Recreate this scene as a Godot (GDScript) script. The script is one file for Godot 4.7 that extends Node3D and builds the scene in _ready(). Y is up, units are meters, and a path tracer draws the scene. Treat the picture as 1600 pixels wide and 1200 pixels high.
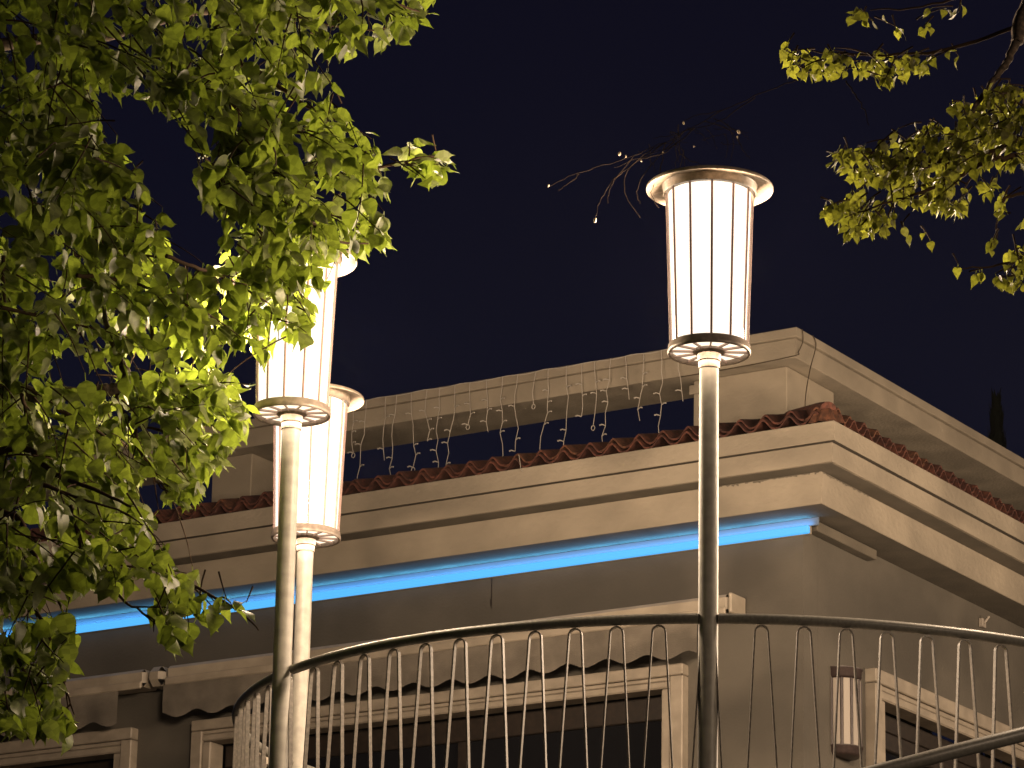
extends Node3D
# A night view up at a corner building behind a round terrace with lantern poles, seen between two trees.

const GROUND := 0.0
const TOP := 10.1725                       # height of the cornice's upper edge
const CORNER := Vector3(2.5861, 0.0, -28.5)   # where the cornice's outer corner stands
const TURN := -32.442                      # how the building is turned, degrees
const HUB := Vector3(1.3895, 0.0, -23.592)    # middle of the round terrace
const RING := 3.12                         # radius of its railing
const RAIL := 6.57                         # height of the handrail
const LEFT := 13.0                         # how far the left and the right face are built
const RIGHT := 9.0
const LAMP_ENERGY := 12.6
const LAMP := Color(1.0, 0.738, 0.50)      # linear colour of the lamp light

var rng := RandomNumberGenerator.new()
var M := {}
var house: Node3D
var eye := Transform3D()
var taken := {}


# ---------------------------------------------------------------- naming
func numbered(called: String) -> String:
	var n: int = taken.get(called, 0)
	taken[called] = n + 1
	return called if n == 0 else "%s_%03d" % [called, n]

func tag(o: Node, label: String, category: String, group := "") -> void:
	o.set_meta("label", label)
	o.set_meta("category", category)
	if group:
		o.set_meta("group", group)

func thing(called: String, label: String, category: String, where := Transform3D(), group := "") -> Node3D:
	var o := Node3D.new()
	o.name = numbered(called)
	add_child(o)
	o.transform = where
	tag(o, label, category, group)
	return o

func part(called: String, mesh: Mesh, mat: Material, parent: Node, where := Transform3D()) -> MeshInstance3D:
	var o := MeshInstance3D.new()
	o.name = called if parent != self else numbered(called)
	o.mesh = mesh
	o.material_override = mat
	o.transform = where
	parent.add_child(o, true)
	return o

func structure(called: String, mesh: Mesh, mat: Material, where := Transform3D()) -> MeshInstance3D:
	var o := part(called, mesh, mat, self, where)
	o.set_meta("kind", "structure")
	return o


# ---------------------------------------------------------------- shapes
class Shape:
	var v := PackedVector3Array()
	var n := PackedVector3Array()
	var c := PackedColorArray()
	var paint := Color.WHITE

	func tri(a: Vector3, b: Vector3, d: Vector3, na: Vector3, nb: Vector3, nd: Vector3) -> void:
		if (b - a).cross(d - a).dot(na + nb + nd) > 0.0:
			v.append_array([a, d, b]); n.append_array([na, nd, nb])
		else:
			v.append_array([a, b, d]); n.append_array([na, nb, nd])
		c.append_array([paint, paint, paint])

	func quad(a: Vector3, b: Vector3, d: Vector3, e: Vector3, towards: Vector3) -> void:
		var f := (b - a).cross(e - a)
		if f.length_squared() < 1e-14:
			f = (d - b).cross(e - b)
		f = f.normalized()
		if f.dot(towards) < 0.0:
			f = -f
		tri(a, b, d, f, f, f); tri(a, d, e, f, f, f)

	func box(lo: Vector3, hi: Vector3, t := Transform3D(), bevel := 0.0) -> void:
		# a box; with a bevel its twelve edges are cut
		var m := (lo + hi) / 2
		var h := (hi - lo) / 2
		var e := minf(bevel, minf(h.x, minf(h.y, h.z)) * 0.6)
		for ax in 3:
			for s in [-1.0, 1.0]:
				var u := (ax + 1) % 3
				var w := (ax + 2) % 3
				var q: Array[Vector3] = []
				for k in [[-1, -1], [1, -1], [1, 1], [-1, 1]]:
					var p := Vector3.ZERO
					p[ax] = s * h[ax]; p[u] = k[0] * (h[u] - e); p[w] = k[1] * (h[w] - e)
					q.append(t * (m + p))
				var nn := Vector3.ZERO
				nn[ax] = s
				quad(q[0], q[1], q[2], q[3], t.basis * nn)
		if e > 0.0:
			for ax in 3:
				var u := (ax + 1) % 3
				var w := (ax + 2) % 3
				for su in [-1.0, 1.0]:
					for sw in [-1.0, 1.0]:
						var q: Array[Vector3] = []
						for k in [[-1, 0], [1, 0], [1, 1], [-1, 1]]:
							var p := Vector3.ZERO
							p[ax] = k[0] * (h[ax] - e)
							p[u] = su * (h[u] - (e if k[1] == 0 else 0.0))
							p[w] = sw * (h[w] - (0.0 if k[1] == 0 else e))
							q.append(t * (m + p))
						var nn := Vector3.ZERO
						nn[u] = su; nn[w] = sw
						quad(q[0], q[1], q[2], q[3], t.basis * nn)

	func tube(p: PackedVector3Array, r: PackedFloat32Array, sides := 8, caps := true) -> void:
		var last := p.size() - 1
		var side := Vector3.ZERO
		var rows: Array[PackedVector3Array] = []
		var outs: Array[PackedVector3Array] = []
		for i in p.size():
			var d := (p[mini(i + 1, last)] - p[maxi(i - 1, 0)]).normalized()
			if side == Vector3.ZERO:
				side = d.cross(Vector3.UP if absf(d.y) < 0.9 else Vector3.RIGHT).normalized()
			side = (side - d * side.dot(d)).normalized()
			var other := d.cross(side)
			var row := PackedVector3Array()
			var out := PackedVector3Array()
			for k in sides:
				var a := TAU * k / sides
				var o := side * cos(a) + other * sin(a)
				out.append(o); row.append(p[i] + o * r[mini(i, r.size() - 1)])
			rows.append(row); outs.append(out)
		for i in last:
			for k in sides:
				var j := (k + 1) % sides
				tri(rows[i][k], rows[i][j], rows[i + 1][j], outs[i][k], outs[i][j], outs[i + 1][j])
				tri(rows[i][k], rows[i + 1][j], rows[i + 1][k], outs[i][k], outs[i + 1][j], outs[i + 1][k])
		if caps:
			for i in [0, last]:
				var d := (p[1] - p[0]).normalized() * -1.0 if i == 0 else (p[last] - p[last - 1]).normalized()
				for k in range(1, sides - 1):
					tri(rows[i][0], rows[i][k], rows[i][k + 1], d, d, d)

	func lathe(pr: PackedVector2Array, sides := 48, at := Vector3.ZERO, soft := 0.6) -> void:
		# pr: (radius, height); edges sharper than soft stay sharp
		var flat := PackedVector2Array()
		for i in pr.size() - 1:
			var d := pr[i + 1] - pr[i]
			flat.append(Vector2(d.y, -d.x).normalized())
		for i in pr.size() - 1:
			var n0 := flat[i]
			var n1 := flat[i]
			if i > 0 and flat[i - 1].dot(flat[i]) > soft:
				n0 = (flat[i - 1] + flat[i]).normalized()
			if i < flat.size() - 1 and flat[i + 1].dot(flat[i]) > soft:
				n1 = (flat[i + 1] + flat[i]).normalized()
			for k in sides:
				var a := TAU * k / sides
				var b := TAU * (k + 1) / sides
				var ca := Vector3(cos(a), 0, sin(a))
				var cb := Vector3(cos(b), 0, sin(b))
				var up := Vector3.UP
				var p0 := at + ca * pr[i].x + up * pr[i].y
				var p1 := at + cb * pr[i].x + up * pr[i].y
				var p2 := at + cb * pr[i + 1].x + up * pr[i + 1].y
				var p3 := at + ca * pr[i + 1].x + up * pr[i + 1].y
				if pr[i].x > 1e-5:
					tri(p0, p1, p2, ca * n0.x + up * n0.y, cb * n0.x + up * n0.y, cb * n1.x + up * n1.y)
				if pr[i + 1].x > 1e-5:
					tri(p0, p2, p3, ca * n0.x + up * n0.y, cb * n1.x + up * n1.y, ca * n1.x + up * n1.y)

	func round_corner(pr: PackedVector2Array, left: float, right: float) -> void:
		# sweeps a closed outline of (set-back, height) along the left face, round the corner and along the right face
		var area := 0.0
		for i in pr.size():
			area += pr[i].cross(pr[(i + 1) % pr.size()])
		for i in pr.size():
			var a := pr[i]
			var b := pr[(i + 1) % pr.size()]
			var o := Vector2(b.y - a.y, a.x - b.x) * signf(area)   # outwards in (set-back, height)
			quad(Vector3(-left, a.y, -a.x), Vector3(-a.x, a.y, -a.x), Vector3(-b.x, b.y, -b.x), Vector3(-left, b.y, -b.x), Vector3(0, o.y, -o.x))
			quad(Vector3(-a.x, a.y, -a.x), Vector3(-a.x, a.y, -right), Vector3(-b.x, b.y, -right), Vector3(-b.x, b.y, -b.x), Vector3(-o.x, o.y, 0))
		var t := Geometry2D.triangulate_polygon(pr)
		for i in range(0, t.size(), 3):
			var p := [pr[t[i]], pr[t[i + 1]], pr[t[i + 2]]]
			tri(Vector3(-left, p[0].y, -p[0].x), Vector3(-left, p[1].y, -p[1].x), Vector3(-left, p[2].y, -p[2].x), Vector3.LEFT, Vector3.LEFT, Vector3.LEFT)
			tri(Vector3(-p[0].x, p[0].y, -right), Vector3(-p[1].x, p[1].y, -right), Vector3(-p[2].x, p[2].y, -right), Vector3.FORWARD, Vector3.FORWARD, Vector3.FORWARD)

	func ribbon(path: PackedVector2Array, half: float, deep: float) -> void:
		# a flat bar bent in the x-y plane: half thick in the plane, deep across it
		var last := path.size() - 1
		var a := PackedVector2Array()
		var b := PackedVector2Array()
		for i in path.size():
			var d := (path[mini(i + 1, last)] - path[maxi(i - 1, 0)]).normalized()
			var o := Vector2(d.y, -d.x) * half
			a.append(path[i] + o); b.append(path[i] - o)
		for i in last:
			var o := (a[i] - b[i]).normalized()
			var f := Vector3(0, 0, deep)
			var p := [Vector3(a[i].x, a[i].y, 0), Vector3(a[i + 1].x, a[i + 1].y, 0), Vector3(b[i + 1].x, b[i + 1].y, 0), Vector3(b[i].x, b[i].y, 0)]
			quad(p[0] + f, p[1] + f, p[2] + f, p[3] + f, Vector3.BACK)
			quad(p[0] - f, p[1] - f, p[2] - f, p[3] - f, Vector3.FORWARD)
			quad(p[0] + f, p[1] + f, p[1] - f, p[0] - f, Vector3(o.x, o.y, 0))
			quad(p[3] + f, p[2] + f, p[2] - f, p[3] - f, Vector3(-o.x, -o.y, 0))

	func done(colors := false) -> ArrayMesh:
		var arrays := []
		arrays.resize(Mesh.ARRAY_MAX)
		arrays[Mesh.ARRAY_VERTEX] = v
		arrays[Mesh.ARRAY_NORMAL] = n
		if colors:
			arrays[Mesh.ARRAY_COLOR] = c
		var m := ArrayMesh.new()
		m.add_surface_from_arrays(Mesh.PRIMITIVE_TRIANGLES, arrays)
		return m


func boxed(lo: Vector3, hi: Vector3, bevel := 0.004) -> ArrayMesh:
	var s := Shape.new()
	s.box(lo, hi, Transform3D(), bevel)
	return s.done()

func swept(pr: Array) -> ArrayMesh:
	var s := Shape.new()
	s.round_corner(PackedVector2Array(pr), LEFT, RIGHT)
	return s.done()

func block(s0: float, s1: float, h0: float, h1: float) -> Array:
	# outline of a course of the building with its edges eased
	var e := 0.006
	return [Vector2(s0 + e, h0), Vector2(s1, h0), Vector2(s1, h1), Vector2(s0 + e, h1), Vector2(s0, h1 - e), Vector2(s0, h0 + e)]

func wire(points: Array, r: float, sides := 6) -> ArrayMesh:
	var s := Shape.new()
	s.tube(PackedVector3Array(points), PackedFloat32Array([r]), sides)
	return s.done()

func smooth(points: Array, per := 6) -> Array:
	var out := []
	for i in points.size() - 1:
		for k in per:
			out.append((points[i] as Vector3).cubic_interpolate(points[i + 1], points[maxi(i - 1, 0)], points[mini(i + 2, points.size() - 1)], float(k) / per))
	out.append(points[-1])
	return out

func at(x: float, y: float, depth: float) -> Vector3:
	# the point that far north of the viewer's stand which is sighted at this place of a 1600 by 1200 sketch
	var d := eye.basis * Vector3(x - 800.0, 600.0 - y, -5800.0)
	return eye.origin + d * (depth / -d.z)


# ---------------------------------------------------------------- materials
func noise_texture(seed_: int, freq: float, dark: Color, light: Color, octaves := 5, low := 0.25, high := 0.75, kind := FastNoiseLite.TYPE_SIMPLEX_SMOOTH) -> NoiseTexture2D:
	var n := FastNoiseLite.new()
	n.seed = seed_; n.frequency = freq; n.noise_type = kind; n.fractal_octaves = octaves
	var g := Gradient.new()
	g.set_color(0, dark); g.set_color(1, light)
	g.set_offset(0, low); g.set_offset(1, high)
	var t := NoiseTexture2D.new()
	t.noise = n; t.width = 512; t.height = 512; t.seamless = true; t.color_ramp = g
	return t

func relief(seed_: int, freq: float, strength: float) -> NoiseTexture2D:
	var n := FastNoiseLite.new()
	n.seed = seed_; n.frequency = freq; n.fractal_octaves = 4
	var t := NoiseTexture2D.new()
	t.noise = n; t.width = 512; t.height = 512; t.seamless = true; t.as_normal_map = true; t.bump_strength = strength
	return t

func plain(linear: Color, rough := 0.8, metal := 0.0) -> StandardMaterial3D:
	var m := StandardMaterial3D.new()
	m.albedo_color = linear.linear_to_srgb()
	m.roughness = rough
	m.metallic = metal
	return m

func mottled(linear: Color, rough: float, seed_: int, freq: float, depth: float, scale: float, bump := 0.0, bump_freq := 0.05) -> StandardMaterial3D:
	var m := plain(linear, rough)
	m.albedo_texture = noise_texture(seed_, freq, Color(1, 1, 1) * (1.0 - depth) + Color(0, 0, 0, 1), Color.WHITE)
	m.uv1_triplanar = true
	m.uv1_world_triplanar = true
	m.uv1_scale = Vector3.ONE * scale
	if bump > 0.0:
		m.normal_enabled = true
		m.normal_texture = relief(seed_ + 50, bump_freq, bump)
		m.normal_scale = 0.5
	return m

func make_materials() -> void:
	M.cream = mottled(Color(0.315, 0.27, 0.208), 0.75, 3, 0.005, 0.18, 0.35, 2.0, 0.09)
	M.parapet = mottled(Color(0.29, 0.248, 0.19), 0.85, 4, 0.006, 0.13, 0.5, 1.5, 0.1)
	M.wall = mottled(Color(0.102, 0.090, 0.073), 0.9, 5, 0.005, 0.22, 0.3, 1.0, 0.2)
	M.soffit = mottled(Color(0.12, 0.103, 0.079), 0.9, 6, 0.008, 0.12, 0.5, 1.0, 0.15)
	M.shade_dark = plain(Color(0.05, 0.04, 0.03), 0.9)  # dark tone that paints the shade below the top course
	M.frame = mottled(Color(0.31, 0.265, 0.21), 0.55, 7, 0.01, 0.14, 0.8)
	M.brown = mottled(Color(0.024, 0.016, 0.011), 0.5, 8, 0.02, 0.3, 1.5)
	M.room = plain(Color(0.03, 0.025, 0.02), 0.9)
	M.glass = plain(Color(0.012, 0.012, 0.013), 0.06)
	M.glass.transparency = BaseMaterial3D.TRANSPARENCY_ALPHA
	M.glass.albedo_color.a = 0.55
	M.canvas = mottled(Color(0.18, 0.155, 0.125), 0.95, 9, 0.008, 0.22, 0.6, 2.0, 0.2)
	M.canvas.backlight_enabled = true
	M.canvas.backlight = Color(0.2, 0.2, 0.2)
	M.box = mottled(Color(0.38, 0.325, 0.255), 0.5, 10, 0.01, 0.15, 0.6)
	M.pole = mottled(Color(0.42, 0.395, 0.345), 0.45, 11, 0.012, 0.12, 1.2)
	M.spoke = plain(Color(0.62, 0.48, 0.44), 0.5)
	M.fitting = mottled(Color(0.40, 0.33, 0.28), 0.4, 12, 0.02, 0.2, 2.0)
	M.fitting.metallic = 0.15
	M.hat = mottled(Color(0.38, 0.31, 0.24), 0.45, 13, 0.02, 0.25, 2.0)
	M.bar = plain(Color(0.42, 0.27, 0.24), 0.6)
	M.rail = mottled(Color(0.22, 0.212, 0.185), 0.42, 14, 0.03, 0.15, 2.0)
	M.baluster = mottled(Color(0.27, 0.24, 0.205), 0.45, 15, 0.03, 0.2, 2.0)
	M.shade = plain(Color(0.5, 0.47, 0.42), 0.5)
	M.shade.emission_enabled = true
	M.shade.emission = Color(1.0, 0.90, 0.77).linear_to_srgb()
	M.shade.emission_energy_multiplier = 1.7
	M.base_glass = plain(Color(0.5, 0.45, 0.38), 0.4)
	M.base_glass.emission_enabled = true
	M.base_glass.emission = Color(1.0, 0.83, 0.62).linear_to_srgb()
	M.base_glass.emission_energy_multiplier = 1.5
	M.shell = plain(Color(0.9, 0.8, 0.62), 0.05)
	M.shell.transparency = BaseMaterial3D.TRANSPARENCY_ALPHA
	M.shell.albedo_color.a = 0.16
	M.led = plain(Color(0.02, 0.1, 0.25), 0.5)
	M.led.emission_enabled = true
	M.led.emission = Color(0.095, 0.49, 1.0).linear_to_srgb()
	M.led.emission_energy_multiplier = 1.0
	M.led_plate = plain(Color(0.10, 0.13, 0.17), 0.7)
	M.sconce = plain(Color(0.27, 0.235, 0.20), 0.5)
	M.dark = mottled(Color(0.045, 0.028, 0.026), 0.45, 16, 0.03, 0.3, 2.0)
	M.cable = plain(Color(0.05, 0.035, 0.02), 0.7)
	M.icicle = plain(Color(0.37, 0.335, 0.29), 0.8)
	M.bark = mottled(Color(0.13, 0.09, 0.06), 0.9, 17, 0.02, 0.5, 2.5, 6.0, 0.06)
	M.twig = plain(Color(0.055, 0.034, 0.02), 0.85)
	M.dry = plain(Color(0.022, 0.016, 0.012), 0.9)
	M.dry.metallic_specular = 0.08
	M.twig.metallic_specular = 0.2
	M.needles = plain(Color(0.012, 0.016, 0.010), 1.0)
	M.needles.metallic_specular = 0.0
	M.seed = plain(Color(0.62, 0.5, 0.34), 0.7)
	for i in 3:
		var t := mottled([Color(0.135, 0.042, 0.024), Color(0.105, 0.031, 0.019), Color(0.17, 0.065, 0.032)][i], 0.85, 20 + i, 0.02, 0.45, 1.6, 3.0, 0.08)
		M["tile%d" % i] = t
	M.leaf = plain(Color(1, 1, 1), 0.46)
	M.leaf.vertex_color_use_as_albedo = true
	M.leaf.metallic_specular = 0.5
	M.leaf.backlight_enabled = true
	M.leaf.backlight = Color(0.86, 1.0, 0.30).linear_to_srgb()
	M.asphalt = mottled(Color(0.055, 0.053, 0.05), 0.95, 30, 0.03, 0.4, 0.5, 4.0, 0.2)
	M.stone = mottled(Color(0.3, 0.27, 0.23), 0.9, 31, 0.02, 0.3, 0.5, 4.0, 0.1)


# ---------------------------------------------------------------- the street lamps
func make_lamp(label: String, at_: Vector3, facing: float) -> Node3D:
	# built round its own foot; heights are measured from the street
	var o := thing("street_lamp", label, "street lamp", Transform3D(Basis(Vector3.UP, facing), at_), "tall lantern lamps round the terrace")
	var s := Shape.new()
	s.lathe([Vector2(0.0, 0.0), Vector2(0.10, 0.0), Vector2(0.10, 0.5), Vector2(0.058, 0.56), Vector2(0.0565, 8.075), Vector2(0.0, 8.075)], 40)
	part("pole", s.done(), M.pole, o)
	s = Shape.new()
	s.lathe([Vector2(0.0, 8.06), Vector2(0.062, 8.06), Vector2(0.062, 8.10), Vector2(0.0585, 8.103), Vector2(0.0665, 8.106), Vector2(0.068, 8.148), Vector2(0.078, 8.156), Vector2(0.094, 8.158), Vector2(0.094, 8.172), Vector2(0.0, 8.172)], 40)
	part("collar", s.done(), M.fitting, o)
	s = Shape.new()
	s.lathe([Vector2(0.226, 8.150), Vector2(0.238, 8.147), Vector2(0.243, 8.153), Vector2(0.243, 8.170), Vector2(0.239, 8.174), Vector2(0.239, 8.197), Vector2(0.232, 8.205), Vector2(0.219, 8.205), Vector2(0.219, 8.17), Vector2(0.226, 8.150)], 56)
	part("base_ring", s.done(), M.fitting, o)
	for k in 12:
		s = Shape.new()
		s.box(Vector3(0.088, 8.155, -0.0048), Vector3(0.229, 8.171, 0.0048), Transform3D(), 0.003)
		part("spoke", s.done(), M.spoke, o, Transform3D(Basis(Vector3.UP, TAU * k / 12.0 + PI / 2), Vector3.ZERO))
	s = Shape.new()
	s.lathe([Vector2(0.0, 8.182), Vector2(0.212, 8.182), Vector2(0.213, 8.206), Vector2(0.243, 9.13), Vector2(0.0, 9.131)], 56)
	part("diffuser", s.done(), M.shade, o)
	s = Shape.new()
	s.lathe([Vector2(0.0, 8.174), Vector2(0.218, 8.174), Vector2(0.218, 8.180), Vector2(0.0, 8.180)], 56)
	part("base_glass", s.done(), M.base_glass, o)
	s = Shape.new()
	s.lathe([Vector2(0.2265, 8.205), Vector2(0.257, 9.135)], 56)
	part("glass_shell", s.done(), M.shell, o)
	for k in 12:
		var a := TAU * k / 12.0 + PI / 2
		var d := Vector3(cos(a), 0, sin(a))
		part("bar", wire([d * 0.2235 + Vector3.UP * 8.203, d * 0.2535 + Vector3.UP * 9.14], 0.0072, 8), M.bar, o)
	s = Shape.new()
	s.lathe([Vector2(0.244, 9.142), Vector2(0.259, 9.130), Vector2(0.270, 9.130), Vector2(0.274, 9.136), Vector2(0.275, 9.172), Vector2(0.281, 9.180), Vector2(0.300, 9.180), Vector2(0.362, 9.166), Vector2(0.3665, 9.158),
		Vector2(0.3725, 9.157), Vector2(0.3745, 9.161), Vector2(0.3735, 9.172), Vector2(0.365, 9.181), Vector2(0.30, 9.200), Vector2(0.2, 9.222), Vector2(0.06, 9.24), Vector2(0.0, 9.242)], 72)
	part("hat", s.done(), M.hat, o)
	for k in 4:
		var l := AreaLight3D.new()
		l.name = "lamp_light"
		l.light_color = LAMP.linear_to_srgb()
		l.light_energy = LAMP_ENERGY
		l.area_size = Vector2(0.30, 0.70)
		l.area_range = 60.0
		l.area_attenuation = 2.0
		l.shadow_enabled = true
		var turn := Basis(Vector3.UP, TAU * k / 4.0 + 0.3)
		l.transform = Transform3D(turn, turn * Vector3(0, 0, -0.272) + Vector3(0, 8.63, 0))
		o.add_child(l, true)
	var down := AreaLight3D.new()
	down.name = "base_light"
	down.light_color = LAMP.linear_to_srgb()
	down.light_energy = 0.7
	down.area_size = Vector2(0.36, 0.36)
	down.area_range = 12.0
	down.area_attenuation = 2.0
	down.shadow_enabled = true
	down.transform = Transform3D(Basis(Vector3.RIGHT, -PI / 2), Vector3(0, 8.145, 0))
	o.add_child(down, true)
	return o


# ---------------------------------------------------------------- the building
func on_left(t: float, s: float, h: float) -> Vector3:
	return Vector3(-t, TOP + h, -s)

func on_right(t: float, s: float, h: float) -> Vector3:
	return Vector3(-s, TOP + h, -t)

func tile_mesh(length: float, drop: float) -> ArrayMesh:
	# one S-shaped clay tile: x across, the front edge at z = 0, rising towards -z
	var s := Shape.new()
	var w := 0.238
	var n := 12
	var up: Array[Vector3] = []
	var low: Array[Vector3] = []
	for i in n + 1:
		var x := w * (float(i) / n - 0.5) * 1.04
		var y := 0.044 * cos(TAU * x / w) + 0.007 * cos(2.0 * TAU * x / w)
		up.append(Vector3(x, y + 0.009, 0))
		low.append(Vector3(x, y - 0.009, 0))
	var back := Vector3(0, drop, -length)
	for i in n:
		s.quad(up[i], up[i + 1], up[i + 1] + back, up[i] + back, Vector3.UP)
		s.quad(low[i], low[i + 1], low[i + 1] + back, low[i] + back, Vector3.DOWN)
		s.quad(up[i], up[i + 1], low[i + 1], low[i], Vector3.BACK)
	s.quad(up[0], low[0], low[0] + back, up[0] + back, Vector3.LEFT)
	s.quad(up[n], low[n], low[n] + back, up[n] + back, Vector3.RIGHT)
	return s.done()

func wall_pieces(face: Callable, rects: Array, s0: float, s1: float) -> ArrayMesh:
	var s := Shape.new()
	for r in rects:
		var a: Vector3 = face.call(r[0], s0, r[2])
		var b: Vector3 = face.call(r[1], s1, r[3])
		s.box(Vector3(minf(a.x, b.x), minf(a.y, b.y), minf(a.z, b.z)), Vector3(maxf(a.x, b.x), maxf(a.y, b.y), maxf(a.z, b.z)))
	return s.done()

func slab_on(face: Callable, t0: float, t1: float, s0: float, s1: float, h0: float, h1: float, bevel := 0.005) -> ArrayMesh:
	var a: Vector3 = face.call(t0, s0, h0)
	var b: Vector3 = face.call(t1, s1, h1)
	return boxed(Vector3(minf(a.x, b.x), minf(a.y, b.y), minf(a.z, b.z)), Vector3(maxf(a.x, b.x), maxf(a.y, b.y), maxf(a.z, b.z)), bevel)

func make_window(face: Callable, t0: float, t1: float, top: float, mullions: Array, boards: int, head := 0.245) -> void:
	# a wide opening: moulded surround, brown joinery, dark panes
	var foot := -4.65
	var w := Node3D.new()
	w.name = "window"
	house.add_child(w, true)
	var f := 0.21
	part("frame", slab_on(face, t0, t1, 0.50, 0.66, top - head * 0.49, top, 0.008), M.frame, w)
	part("frame", slab_on(face, t0 + 0.09, t1 - 0.09, 0.525, 0.66, top - head * 0.67, top - head * 0.49 - 0.003, 0.006), M.frame, w)
	part("frame", slab_on(face, t0 + 0.10, t1 - 0.10, 0.515, 0.72, top - head, top - head * 0.67 - 0.004, 0.012), M.frame, w)
	for e in [[t0, t0 + 0.12, t0 + 0.122, t0 + f], [t1 - 0.12, t1, t1 - f, t1 - 0.122]]:
		part("frame", slab_on(face, e[0], e[1], 0.503, 0.66, foot, top - head * 0.49 - 0.004, 0.008), M.frame, w)
		part("frame", slab_on(face, e[2], e[3], 0.52, 0.72, foot, top - head - 0.004, 0.01), M.frame, w)
	part("transom", slab_on(face, t0 + f, t1 - f, 0.74, 0.80, top - 0.40, top - head - 0.006, 0.008), M.brown, w)
	if boards > 1:
		part("transom", slab_on(face, t0 + f, t1 - f, 0.725, 0.80, top - 0.56, top - 0.412, 0.008), M.brown, w)
	for m in mullions:
		part("mullion", slab_on(face, m - 0.05, m + 0.05, 0.735, 0.80, foot, (top - 0.563) if boards > 1 else (top - 0.403), 0.006), M.brown, w)
	var edges := [t0 + f] + mullions + [t1 - f]
	for i in edges.size() - 1:
		part("pane", slab_on(face, edges[i] + 0.052, edges[i + 1] - 0.052, 0.765, 0.771, foot, (top - 0.563) if boards > 1 else (top - 0.403), 0.0), M.glass, w)

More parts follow.
